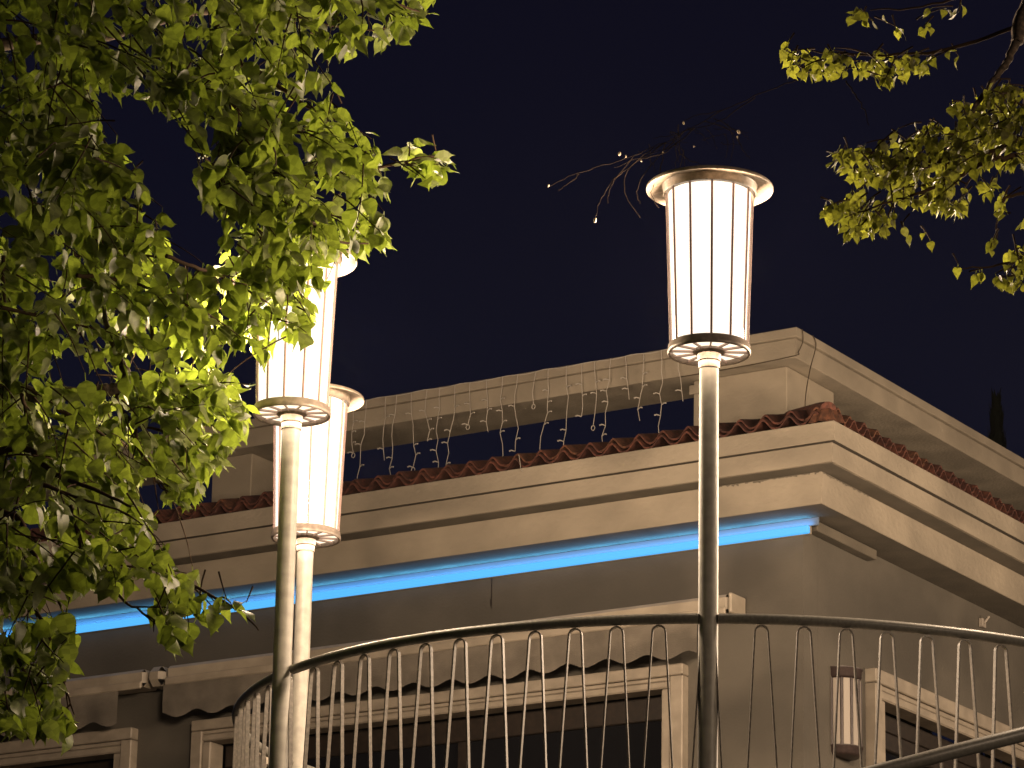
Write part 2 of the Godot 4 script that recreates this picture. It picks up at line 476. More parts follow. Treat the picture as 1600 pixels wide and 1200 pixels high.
func make_building() -> void:
	var base := Transform3D(Basis(Vector3.UP, deg_to_rad(TURN)), CORNER)
	house = thing("corner_building", "cream and taupe corner building with stepped cornice and clay tile edge", "building", base)
	# the courses of the cornice, from the top down
	part("cornice", swept(block(0.0, 0.9, TOP - 0.165, TOP)), M.cream, house)
	part("cornice", swept(block(0.035, 0.9, TOP - 0.3315, TOP - 0.169)), M.cream, house)
	part("underside_shade", swept([Vector2(0.004, TOP - 0.1672), Vector2(0.004, TOP - 0.1652), Vector2(0.9, TOP - 0.1652), Vector2(0.9, TOP - 0.1672)]), M.shade_dark, house)  # shade under the top course, painted as a dark strip
	part("underside_shade", swept([Vector2(0.062, TOP - 0.3345), Vector2(0.062, TOP - 0.3325), Vector2(0.9, TOP - 0.3325), Vector2(0.9, TOP - 0.3345)]), M.soffit, house)  # shade under the second course, painted by a darker strip
	part("frieze", swept(block(0.235, 0.9, TOP - 0.605, TOP - 0.3355)), M.cream, house)
	# ragged grime under the upper course near the corner
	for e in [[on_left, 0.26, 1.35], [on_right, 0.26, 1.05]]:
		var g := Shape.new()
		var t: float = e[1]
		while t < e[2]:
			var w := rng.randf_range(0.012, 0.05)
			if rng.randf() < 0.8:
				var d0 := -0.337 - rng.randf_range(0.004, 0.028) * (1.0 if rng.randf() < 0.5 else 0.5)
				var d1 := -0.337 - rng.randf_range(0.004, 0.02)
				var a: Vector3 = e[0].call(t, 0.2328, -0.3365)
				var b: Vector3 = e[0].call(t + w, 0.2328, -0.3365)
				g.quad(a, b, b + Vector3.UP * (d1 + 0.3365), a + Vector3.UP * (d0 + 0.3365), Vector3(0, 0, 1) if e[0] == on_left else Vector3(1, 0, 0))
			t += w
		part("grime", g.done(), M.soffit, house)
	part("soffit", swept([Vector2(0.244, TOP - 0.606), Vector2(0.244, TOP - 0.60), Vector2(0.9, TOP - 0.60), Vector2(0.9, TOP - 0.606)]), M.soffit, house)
	# walls with their openings, measured along each face from the corner
	var low := -TOP
	part("wall", wall_pieces(on_left, [[0.6, 1.72, low, -0.609], [6.66, 7.42, low, -0.609], [1.72, 6.66, -1.76, -0.609], [7.42, LEFT, -1.72, -0.609], [1.72, 6.66, low, -4.65], [7.42, LEFT, low, -4.65]], 0.6, 0.85), M.wall, house)
	part("wall", wall_pieces(on_right, [[0.852, 1.75, low, -0.609], [1.75, 5.4, -1.69, -0.609], [5.4, RIGHT, low, -0.609], [1.75, 5.4, low, -4.65]], 0.6, 0.85), M.wall, house)
	part("inner_wall", wall_pieces(on_left, [[0.86, LEFT, -4.7, -0.62]], 3.4, 3.5), M.room, house)
	part("inner_wall", wall_pieces(on_right, [[0.86, RIGHT, -4.7, -0.62]], 4.0, 4.1), M.room, house)
	part("roof", boxed(Vector3(-LEFT, TOP - 0.3, -RIGHT), Vector3(-0.905, TOP - 0.04, -0.905)), M.soffit, house)
	var rust := Shape.new()
	rust.quad(on_left(3.618, 0.5985, -0.74), on_left(3.606, 0.5985, -0.74), on_left(3.604, 0.5985, -0.97), on_left(3.612, 0.5985, -1.01), Vector3.BACK)
	rust.quad(on_left(3.626, 0.5982, -0.92), on_left(3.604, 0.5982, -0.95), on_left(3.608, 0.5982, -1.02), on_left(3.620, 0.5982, -0.99), Vector3.BACK)
	part("rust_streak", rust.done(), M.brown, house)
	make_window(on_left, 1.67, 6.70, -1.712, [3.96], 1, 0.195)
	make_window(on_left, 7.37, 12.4, -1.70, [9.8], 1, 0.22)
	make_window(on_right, 1.70, 5.45, -1.63, [3.5], 2)
	# roof terrace: beam on corner piers
	part("parapet", swept(block(0.705, 0.95, TOP + 1.019, TOP + 1.10)), M.parapet, house)
	part("parapet", swept(block(0.735, 1.34, TOP + 0.845, TOP + 1.016)), M.parapet, house)
	for p in [[on_left, 0.91, 1.81, 0.91, 1.30], [on_right, 1.302, 1.77, 0.91, 1.30], [on_left, 6.45, 6.90, 0.91, 1.30], [on_left, 11.2, 12.0, 0.91, 1.30], [on_right, 6.5, 7.3, 0.91, 1.30]]:
		part("pier", slab_on(p[0], p[1], p[2], p[3], p[4], -0.03, 0.843, 0.008), M.parapet, house)
	part("pier_cap", slab_on(on_left, 1.55, 1.84, 0.885, 0.91, 0.72, 0.80, 0.005), M.parapet, house)
	# the clay tile edge
	var upper := tile_mesh(0.62, 0.17)
	var under := tile_mesh(0.35, 0.095)
	var cut_upper := [tile_mesh(0.09, 0.025), tile_mesh(0.30, 0.082), tile_mesh(0.54, 0.148)]
	var cut_under := tile_mesh(0.10, 0.027)
	for i in 52:
		var t := 0.19 + 0.238 * i
		if t > LEFT - 0.2:
			break
		part("roof_tile", cut_under if i == 0 else under, M["tile%d" % rng.randi_range(0, 1)], house, Transform3D(Basis(Vector3.UP, rng.randf_range(-0.02, 0.02)), Vector3(-t, TOP + 0.052 + rng.randf_range(-0.004, 0.004), -0.035)))
		part("roof_tile", cut_upper[i] if i < 3 else upper, M["tile%d" % rng.randi_range(0, 2)], house, Transform3D(Basis(Vector3.UP, rng.randf_range(-0.03, 0.03)) * Basis(Vector3.BACK, rng.randf_range(-0.03, 0.03)), Vector3(-t + rng.randf_range(-0.006, 0.006), TOP + 0.098 + rng.randf_range(-0.005, 0.005), -0.065 + rng.randf_range(-0.015, 0.015))))
	var quarter := Basis(Vector3.UP, PI / 2)
	for i in 34:
		var t := 0.19 + 0.238 * i
		if t > RIGHT - 0.2:
			break
		part("roof_tile", cut_under if i == 0 else under, M["tile%d" % rng.randi_range(0, 1)], house, Transform3D(quarter * Basis(Vector3.UP, rng.randf_range(-0.02, 0.02)), Vector3(-0.035, TOP + 0.052 + rng.randf_range(-0.004, 0.004), -t)))
		part("roof_tile", cut_upper[i] if i < 3 else upper, M["tile%d" % rng.randi_range(0, 2)], house, Transform3D(quarter * Basis(Vector3.UP, rng.randf_range(-0.03, 0.03)) * Basis(Vector3.BACK, rng.randf_range(-0.03, 0.03)), Vector3(-0.065 + rng.randf_range(-0.015, 0.015), TOP + 0.098 + rng.randf_range(-0.005, 0.005), -t + rng.randf_range(-0.006, 0.006))))
	# corner tiles: a fluted skirt and a rounded hip cap
	var s := Shape.new()
	var rows := [[0.155, 0.0, 0.016], [0.125, 0.06, 0.014], [0.09, 0.115, 0.008], [0.05, 0.15, 0.0]]
	for i in 3:
		for k in 40:
			var q: Array[Vector3] = []
			for e in [[i, k], [i, k + 1], [i + 1, k + 1], [i + 1, k]]:
				var r: float = rows[e[0]][0] + rows[e[0]][2] * cos(12.0 * TAU * e[1] / 40.0 * 0.75)
				q.append(Vector3(r * cos(TAU * e[1] / 40.0), rows[e[0]][1], r * sin(TAU * e[1] / 40.0)))
			s.quad(q[0], q[1], q[2], q[3], q[0] * Vector3(1, 0, 1) + Vector3.UP * 0.1)
	part("corner_tile", s.done(), M.tile2, house, Transform3D(Basis(), Vector3(-0.15, TOP + 0.005, -0.15)))
	s = Shape.new()
	var hip := PackedVector3Array()
	for k in 9:
		hip.append(Vector3(-0.105 - 0.09 * k, TOP + 0.125 + 0.026 * k, -0.105 - 0.09 * k))
	s.tube(hip, PackedFloat32Array([0.07, 0.078, 0.08, 0.08, 0.08, 0.08, 0.08, 0.08, 0.08]), 16)
	part("hip_tile", s.done(), M.tile0, house)


# ---------------------------------------------------------------- things on the building
func make_fixtures() -> void:
	var base := house.transform
	# blue light strip under the eaves
	var led := thing("led_strip", "blue glowing light strip under the eaves of the left wall", "light strip", base)
	part("channel", slab_on(on_left, 0.52, LEFT, 0.575, 0.598, -0.742, -0.676, 0.0), M.box, led)
	part("lower_strip", slab_on(on_left, 0.52, LEFT, 0.525, 0.573, -0.742, -0.680, 0.006), M.led, led)
	part("back_plate", slab_on(on_left, 0.45, LEFT, 0.588, 0.599, -0.674, -0.609, 0.0), M.led_plate, led)
	for i in 5:
		var l := AreaLight3D.new()
		l.name = "strip_light"
		l.light_color = Color(0.095, 0.49, 1.0).linear_to_srgb()
		l.light_energy = 0.62
		l.area_size = Vector2(2.5, 0.02)
		l.area_range = 12.0
		l.shadow_enabled = true
		l.transform = Transform3D(Basis(Vector3.RIGHT, PI / 2), on_left(0.5 + 1.25 + 2.5 * i, 0.558, -0.675))
		led.add_child(l, true)
	var trim := part("cable_trunking", slab_on(on_right, 0.66, 1.74, 0.50, 0.598, -0.70, -0.615, 0.006), M.soffit, self, base)
	tag(trim, "short taupe trunking box under the eaves of the right wall", "trunking")
	# awnings, rolled in
	var awning: Node3D
	for e in [[1.16, 6.91, "long cream awning box with scalloped valance above the left window"], [7.14, 12.6, "cream awning box at the far left partly behind leaves"]]:
		var a := thing("awning", e[2], "awning", base, "rolled awnings on the left wall")
		if awning == null:
			awning = a
		var ends := [[e[0], -1.0]] if a == awning else [[e[1], 1.0]]
		var s := Shape.new()
		var ring := PackedVector3Array()
		part("cassette", slab_on(on_left, e[0], e[1], 0.36, 0.60, -1.375, -1.215, 0.03), M.box, a)
		for c in ends:
			part("end_cap", slab_on(on_left, minf(c[0] + c[1] * 0.001, c[0] + c[1] * 0.03), maxf(c[0] + c[1] * 0.001, c[0] + c[1] * 0.03), 0.352, 0.60, -1.38, -1.21, 0.02), M.box, a)
		part("front_bar", slab_on(on_left, e[0] + 0.02, e[1] - 0.02, 0.33, 0.358, -1.40, -1.33, 0.01), M.box, a)
		# the valance hangs in soft waves and ends in scallops
		var n := 150
		var t0: float = e[0] + 0.28
		var t1: float = e[1] + 0.0
		var pts := []
		for i in n + 1:
			var t := lerpf(t0, t1, float(i) / n)
			var hem := -1.68 + 0.030 * cos(TAU * t / 0.385) + 0.008 * sin(3.1 * t)
			var sway := 0.012 * sin(TAU * t / 0.385 + 0.7) + 0.008 * sin(2.3 * t)
			pts.append([on_left(t, 0.345 + sway * 0.2, -1.398), on_left(t, 0.34 + sway * 0.7, -1.55), on_left(t, 0.345 + sway, hem)])
		for i in n:
			for k in 2:
				s.quad(pts[i][k], pts[i + 1][k], pts[i + 1][k + 1], pts[i][k + 1], Vector3.BACK)
				var th := Vector3(0, 0, -0.003)
				s.quad(pts[i][k] + th, pts[i + 1][k] + th, pts[i + 1][k + 1] + th, pts[i][k + 1] + th, Vector3.FORWARD)
		part("valance", s.done(), M.canvas, a)
	var br := part("awning_bracket", slab_on(on_left, 6.925, 7.125, 0.345, 0.60, -1.385, -1.205, 0.06), M.box, self, base)
	tag(br, "rounded cream bracket between the two awning boxes", "bracket")
	var back := base.affine_inverse()
	part("arm", wire([at(376, 1146, 27.3), at(402, 1172, 27.2), at(424, 1190, 27.1)], 0.024, 8), M.box, awning, back)
	part("arm_joint", boxed(Vector3(-0.045, -0.05, -0.03), Vector3(0.045, 0.05, 0.03), 0.015), M.box, awning, back * Transform3D(Basis(Vector3.BACK, -0.5), at(417, 1186, 27.05)))
	# wall lamp beside the right window
	var w := thing("wall_lamp", "unlit half round wall lamp with dark caps beside the right window", "wall lamp", base)
	var mid := on_right(1.25, 0.60, 0.0)
	for e in [["bottom_cap", -2.47, -2.39], ["top_cap", -1.83, -1.74]]:
		var s := Shape.new()
		s.lathe([Vector2(0.0, e[1]), Vector2(0.15, e[1]), Vector2(0.175, e[1] + 0.02), Vector2(0.175, e[2] - 0.02), Vector2(0.185, e[2] - 0.012), Vector2(0.185, e[2]), Vector2(0.0, e[2])], 32)
		part(e[0], s.done(), M.dark, w, Transform3D(Basis(), mid))
	var core := Shape.new()
	core.lathe([Vector2(0.0, -2.389), Vector2(0.14, -2.389), Vector2(0.14, -1.831), Vector2(0.0, -1.831)], 32)
	part("body", core.done(), M.dark, w, Transform3D(Basis(), mid))
	for k in 6:
		var a := PI * (k + 0.5) / 6.0 - PI / 2
		var d := Vector3(cos(a), 0, sin(a))
		var s := Shape.new()
		s.box(Vector3(-0.012, -2.388, -0.03), Vector3(0.012, -1.832, 0.03), Transform3D(Basis(Vector3.UP, -a), d * 0.152), 0.004)
		part("slat", s.done(), M.sconce, w, Transform3D(Basis(), mid))
	for k in 7:
		var a := PI * k / 6.0 - PI / 2
		part("rib", wire([mid + Vector3(cos(a) * 0.163, -2.388, sin(a) * 0.163), mid + Vector3(cos(a) * 0.163, -1.832, sin(a) * 0.163)], 0.013), M.dark, w)
	# small sensor on the right wall
	var sen := thing("wall_sensor", "small clip fitting high on the right wall just above the handrail", "sensor", base)
	part("mount", slab_on(on_right, 3.93, 4.01, 0.56, 0.598, -0.80, -0.72, 0.004), M.sconce, sen)
	part("arm", wire([on_right(3.97, 0.56, -0.76), on_right(3.99, 0.52, -0.70)], 0.012), M.sconce, sen)
	# cables round the corner of the parapet
	var c1 := part("cable", wire(smooth([on_right(0.79, 0.698, 1.098), on_right(0.80, 0.698, 1.0), on_right(0.77, 0.725, 0.90), on_left(0.74, 0.726, 0.855), on_left(1.2, 0.728, 0.838), on_left(1.85, 0.73, 0.835)], 6), 0.0045), M.cable, self, base)
	tag(c1, "thin dark cable looped along the underside of the parapet corner", "cable")
	var c2 := part("cable", wire(smooth([on_right(0.98, 0.70, 1.10), on_right(1.02, 0.69, 1.02), on_right(0.85, 0.66, 0.75), on_right(0.62, 0.58, 0.45), on_right(0.58, 0.56, 0.26), on_right(0.40, 0.42, 0.21)], 6), 0.0045), M.cable, self, base)
	tag(c2, "thin dark cable hanging from the parapet to the corner tile", "cable")
	var c3 := part("cable", wire([on_left(3.02, 0.06, 0.14), on_left(2.95, -0.012, -0.02), on_left(2.93, -0.014, -0.04)], 0.004), M.icicle, self, base)
	tag(c3, "short pale wire end sticking out over the tile edge", "cable")
	# icicle lights, unlit, hung over the parapet
	var ic := thing("icicle_lights", "unlit white icicle light string hung over the roof terrace parapet", "string lights", base)
	var cord := []
	for i in 60:
		var t := 1.75 + 0.062 * i
		cord.append(on_left(t, 0.697 + 0.004 * sin(i * 1.3), 1.088 + 0.006 * sin(i * 0.9)))
	part("cord", wire(cord, 0.004), M.icicle, ic)
	var r2 := RandomNumberGenerator.new()
	r2.seed = 77
	var lengths := [0.42, 0.62, 0.5, 0.3, 0.66, 0.5, 0.36, 0.72, 0.62, 0.3, 0.52, 0.7, 0.44, 0.34, 0.66, 0.72, 0.4, 0.58, 0.62, 0.5, 0.66, 0.36]
	for i in 22:
		var t := 1.86 + 0.158 * i + r2.randf_range(-0.03, 0.03)
		var s := Shape.new()
		var p := on_left(t, 0.69, 1.09)
		var pts := PackedVector3Array([p])
		var drop: float = lengths[i] * 1.3 + r2.randf_range(-0.04, 0.06)
		var n := int(drop / 0.10)
		for k in n:
			var dx := r2.randf_range(-0.012, 0.012) if k < 2 else r2.randf_range(-0.03, 0.03)
			p += Vector3(dx, -0.10 * r2.randf_range(0.9, 1.1), r2.randf_range(-0.008, 0.014))
			pts.append(p)
			if k > 0 and r2.randf() < 0.65:
				var sd := -1.0 if r2.randf() < 0.5 else 1.0
				s.tube(PackedVector3Array([p, p + Vector3(sd * 0.03, 0.012, 0.01), p + Vector3(sd * 0.052, 0.006, 0.014)]), PackedFloat32Array([0.005, 0.006, 0.0075]), 6)
		s.tube(pts, PackedFloat32Array([0.0036]), 6)
		var loop := i % 4 == 1
		var lp := PackedVector3Array()
		for k in 9:
			lp.append(p + Vector3(0.018 * sin(TAU * k / 8.0), -0.022 + 0.022 * cos(TAU * k / 8.0), 0))
		if loop:
			s.tube(lp, PackedFloat32Array([0.0045]), 5)
		part("strand", s.done(), M.icicle, ic)


# ---------------------------------------------------------------- terrace and railing
func ring_point(deg: float, r: float, y: float) -> Vector3:
	var a := deg_to_rad(deg)
	return HUB + Vector3(sin(a) * r, y, cos(a) * r)

func make_terrace() -> void:
	var s := Shape.new()
	s.lathe([Vector2(0.0, 0.0), Vector2(3.22, 0.0), Vector2(3.22, 5.2), Vector2(3.30, 5.22), Vector2(3.30, 5.44), Vector2(3.28, 5.46), Vector2(0.0, 5.46)], 96, HUB)
	structure("terrace", s.done(), M.stone)
	structure("terrace_floor", boxed(Vector3(-LEFT, 5.25, -0.598), Vector3(3.5, 5.452, 3.2)), M.stone, house.transform)
	structure("terrace_side", boxed(Vector3(-0.598, 5.25, -RIGHT), Vector3(3.5, 5.452, -0.602)), M.stone, house.transform)
	var r := thing("terrace_railing", "dark curved handrail with bent flat bar balusters round the terrace", "railing", Transform3D(Basis(), HUB))
	for e in [[-150.0, -116.4], [-114.1, -61.3], [-59.2, -5.65], [-3.55, 49.8], [52.0, 105.0]]:
		var pts := PackedVector3Array()
		var n := 40
		for i in n + 1:
			pts.append(ring_point(lerpf(e[0], e[1], float(i) / n), RING, RAIL) - HUB)
		s = Shape.new()
		s.tube(pts, PackedFloat32Array([0.0305]), 14)
		part("handrail", s.done(), M.rail, r)
		pts = PackedVector3Array()
		for i in n + 1:
			pts.append(ring_point(lerpf(e[0], e[1], float(i) / n), RING, 5.56) - HUB)
		s = Shape.new()
		s.tube(pts, PackedFloat32Array([0.02]), 8)
		part("bottom_rail", s.done(), M.rail, r)
	# one baluster: a flat bar bent into a narrow hairpin that spreads downwards
	var path := PackedVector2Array()
	path.append(Vector2(-0.089, -0.99))
	for k in 9:
		var a := PI - PI * k / 8.0
		path.append(Vector2(0.0375 * cos(a), -0.080 + 0.0375 * sin(a)))
	path.append(Vector2(0.089, -0.99))
	s = Shape.new()
	s.ribbon(path, 0.0044, 0.0125)
	var bar := s.done()
	var stands := []
	for pole in [[-4.6, 11, 11], [-60.3, 1, 11], [-115.2, 1, 6], [50.9, 0, 10]]:
		stands.append(pole[0])
		for k in pole[1]:
			if pole[0] == -4.6:
				stands.append(pole[0] + 5.5 + 4.47 * k)
			stands.append(pole[0] - 5.15 - 4.47 * k)
		if pole[0] == -60.3 or pole[0] == -115.2:
			for k in range(1, pole[2]):
				stands.append(pole[0] - 5.15 - 4.47 * k)
		if pole[0] == 50.9:
			for k in pole[2]:
				stands.append(pole[0] + 5.5 + 4.47 * k)
	for deg in stands:
		var b := Basis(Vector3.UP, deg_to_rad(deg + rng.randf_range(-0.4, 0.4))) * Basis(Vector3.BACK, rng.randf_range(-0.006, 0.006))
		part("baluster", bar, M.baluster, r, Transform3D(b, ring_point(deg, RING, RAIL + 0.004) - HUB))
	# a second rail climbs past outside, below right
	var sr := thing("stair_handrail", "thick dark handrail rising to the right in front of the railing", "handrail")
	var pts := []
	for e in [[1180, 1252, 19.3], [1300, 1224, 19.3], [1400, 1198, 19.35], [1500, 1172, 19.45], [1600, 1147, 19.6], [1700, 1120, 19.8], [1850, 1080, 20.2]]:
		pts.append(at(e[0], e[1], e[2]))
	s = Shape.new()
	s.tube(PackedVector3Array(smooth(pts, 5)), PackedFloat32Array([0.040]), 14)
	part("rail", s.done(), M.rail, sr)
	for k in [0, 3, 6]:
		var p: Vector3 = pts[k]
		if k != 3:
			part("post", wire([Vector3(p.x, 0.0, p.z), p], 0.03, 10), M.rail, sr)


# ---------------------------------------------------------------- trees
func leaf_points(kind: int) -> Array:
	# rows of (left, middle, right) of a pointed oval leaf of length 1 that grows along +y and faces +z
	var u := [0.0, 0.10, 0.26, 0.46, 0.66, 0.84, 1.0]
	var w := [0.0, 0.23, 0.345, 0.335, 0.22, 0.065, 0.0]
	var fold: float = [0.25, 0.5, -0.2, 0.35, 0.1][kind]
	var curl: float = [0.16, 0.34, 0.05, -0.12, 0.5][kind]
	var lean: float = [0.03, -0.05, 0.05, 0.0, -0.02][kind]
	var rows := []
	for i in 7:
		var y: float = u[i]
		var z := -curl * y * y
		var x := lean * sin(PI * y)
		var wave := 0.03 * sin(9.0 * y + kind * 2.0)
		rows.append([Vector3(x - w[i], y * (1.0 - 0.08 * absf(curl)), z + fold * w[i] + wave), Vector3(x, y, z), Vector3(x + w[i], y * (1.0 - 0.08 * absf(curl)), z + fold * w[i] * 0.8 - wave)])
	return rows

func add_leaf(s: Shape, t: Transform3D, kind: int, tint: Color) -> void:
	var rows: Array = leaf_cache[kind]
	var norms: Array = normal_cache[kind]
	var nb := t.basis.orthonormalized()
	for i in 6:
		for k in 2:
			s.paint = tint * (0.88 if (i + k) % 2 else 1.1)
			var a: Vector3 = rows[i][k]; var b: Vector3 = rows[i][k + 1]
			var d: Vector3 = rows[i + 1][k + 1]; var e: Vector3 = rows[i + 1][k]
			var na: Vector3 = nb * norms[i][k]; var nbb: Vector3 = nb * norms[i][k + 1]
			var nd: Vector3 = nb * norms[i + 1][k + 1]; var ne: Vector3 = nb * norms[i + 1][k]
			if i > 0:
				s.tri(t * a, t * b, t * d, na, nbb, nd)
			if i < 5:
				s.tri(t * a, t * d, t * e, na, nd, ne)
			elif k == 0:
				s.tri(t * a, t * b, t * d, na, nbb, nd)
			if i == 0:
				s.tri(t * b, t * d, t * e, nbb, nd, ne)
	s.paint = tint * 1.15
	var p := Vector3(0, -0.28, 0.05)
	s.quad(t * (p + Vector3(-0.014, 0, 0)), t * (p + Vector3(0.014, 0, 0)), t * Vector3(0.014, 0.02, 0), t * Vector3(-0.014, 0.02, 0), nb * Vector3.BACK)

var leaf_cache := []
var normal_cache := []

func make_leaf_cache() -> void:
	for kind in 5:
		var rows := leaf_points(kind)
		var norms := []
		for i in 7:
			var row := []
			for k in 3:
				var du: Vector3 = rows[mini(i + 1, 6)][1] - rows[maxi(i - 1, 0)][1]
				var dw: Vector3 = rows[clampi(i, 1, 5)][mini(k + 1, 2)] - rows[clampi(i, 1, 5)][maxi(k - 1, 0)]
				row.append(dw.cross(du).normalized())
			norms.append(row)
		leaf_cache.append(rows)
		normal_cache.append(norms)

func inside(p: Vector2, areas: Array, gaps: Array) -> bool:
	for g in gaps:
		if Geometry2D.is_point_in_polygon(p, g):
			return false
	for a in areas:
		if Geometry2D.is_point_in_polygon(p, a):
			return true
	return false

func poly(flat: Array) -> PackedVector2Array:
	var p := PackedVector2Array()
	for i in range(0, flat.size(), 2):
		p.append(Vector2(flat[i], flat[i + 1]))
	return p

func sighted(p: Vector3) -> Vector2:
	var q := eye.affine_inverse() * p
	return Vector2(800.0 + 5800.0 * q.x / -q.z, 600.0 - 5800.0 * q.y / -q.z)

func grow(r: RandomNumberGenerator, from: Vector3, dir: Vector3, length: float, size: float, droop: float, leaves: Array, stems: Shape, areas: Array, gaps: Array) -> void:
	# one leafy shoot: a thin stem that sags, with leaves to both sides and at its tip
	var p := from
	var d := dir.normalized()
	var pts := PackedVector3Array([p])
	var n := maxi(4, int(length / (size * 0.42)))
	var reach := 0
	var spin := r.randf() * TAU
	for k in n:
		d = (d + Vector3.DOWN * 0.06 + Vector3(r.randf_range(-1, 1), r.randf_range(-1, 1), r.randf_range(-1, 1)) * 0.10).normalized()
		p += d * (length / n)
		pts.append(p)
		if k == 0 and n > 5:
			continue
		var many := 3 if k == n - 1 else (2 if r.randf() < 0.35 else 1)
		for j in many:
			spin += PI + r.randf_range(-0.6, 0.6)
			var side := d.cross(Vector3.UP).normalized()
			if side.length() < 0.5:
				side = Vector3.RIGHT
			var other := side.cross(d)
			var lat := side * cos(spin) + other * sin(spin) * 0.55
			var grow_to := (lat * 0.9 + d * r.randf_range(0.2, 0.8) + Vector3.DOWN * droop * r.randf_range(0.4, 1.5)).normalized()
			var face := Vector3.UP * r.randf_range(0.4, 1.2) + Vector3(r.randf_range(-0.8, 0.8), 0.0, r.randf_range(-0.6, 1.0))
			face = (face - grow_to * face.dot(grow_to)).normalized()
			var z := size * r.randf_range(0.68, 1.12)
			var b := Basis(grow_to.cross(face), grow_to, face) * Basis.from_scale(Vector3(z, z, z))
			var foot := p + grow_to * z * 0.28
			if inside(sighted(foot + grow_to * z * 0.45), areas, gaps) and not inside(sighted(foot + grow_to * z * 0.95), gaps, []):
				reach = k + 1
				leaves.append([Transform3D(b, foot), r.randi_range(0, 4), r.randf()])
	if reach == 0:
		return
	pts.resize(mini(reach + 1, pts.size()))
	var rr := PackedFloat32Array()
	for k in pts.size():
		rr.append(lerpf(0.0055, 0.0022, float(k) / (pts.size() - 1)))
	stems.tube(pts, rr, 5, false)

func dress(tree: Node3D, leaves: Array, stems: Shape, greens: Array) -> void:
	# the leaves that show largest are parts; the rest are one mass of foliage
	var shown := []
	var rest := []
	for l in leaves:
		var q := sighted(l[0].origin)
		if q.x > -20 and q.x < 1620 and q.y > -20 and q.y < 1220:
			shown.append(l)
		else:
			rest.append(l)
	shown.sort_custom(func(a, b): return a[0].origin.z > b[0].origin.z)
	var kept := mini(300, shown.size())
	var variants := {}
	for i in kept:
		var l: Array = shown[i]
		var shade := int(l[2] * 2.999)
		var key: int = l[1] * 3 + shade
		if not variants.has(key):
			var s := Shape.new()
			add_leaf(s, Transform3D(), l[1], greens[shade])
			variants[key] = s.done(true)
		part("leaf", variants[key], M.leaf, tree, l[0])
	var mass := Shape.new()
	for l in shown.slice(kept) + rest:
		var a: Color = greens[int(l[2] * 2.999)]
		add_leaf(mass, l[0], l[1], a * (0.88 + 0.3 * fmod(l[2] * 7.0, 1.0)))
	part("foliage", mass.done(true), M.leaf, tree).set_meta("kind", "stuff")
	part("shoots", stems.done(), M.twig, tree).set_meta("kind", "stuff")

func branch(tree: Node3D, flat: Array, depth0: float, depth1: float, r0: float, r1: float, mat: Material, called := "branch") -> PackedVector3Array:
	var pts := []
	var n := flat.size() / 2
	for i in n:
		pts.append(at(flat[2 * i], flat[2 * i + 1], lerpf(depth0, depth1, float(i) / (n - 1))))
	var fine := PackedVector3Array(smooth(pts, 5))
	for i in range(1, fine.size() - 1):
		fine[i] += Vector3(rng.randf_range(-1, 1), rng.randf_range(-1, 1), rng.randf_range(-1, 1)) * 0.006
	var rr := PackedFloat32Array()
	for i in fine.size():
		rr.append(lerpf(r0, r1, float(i) / (fine.size() - 1)) * rng.randf_range(0.94, 1.06))
	var s := Shape.new()
	s.tube(fine, rr, 8)
	part(called, s.done(), mat, tree)
	return fine

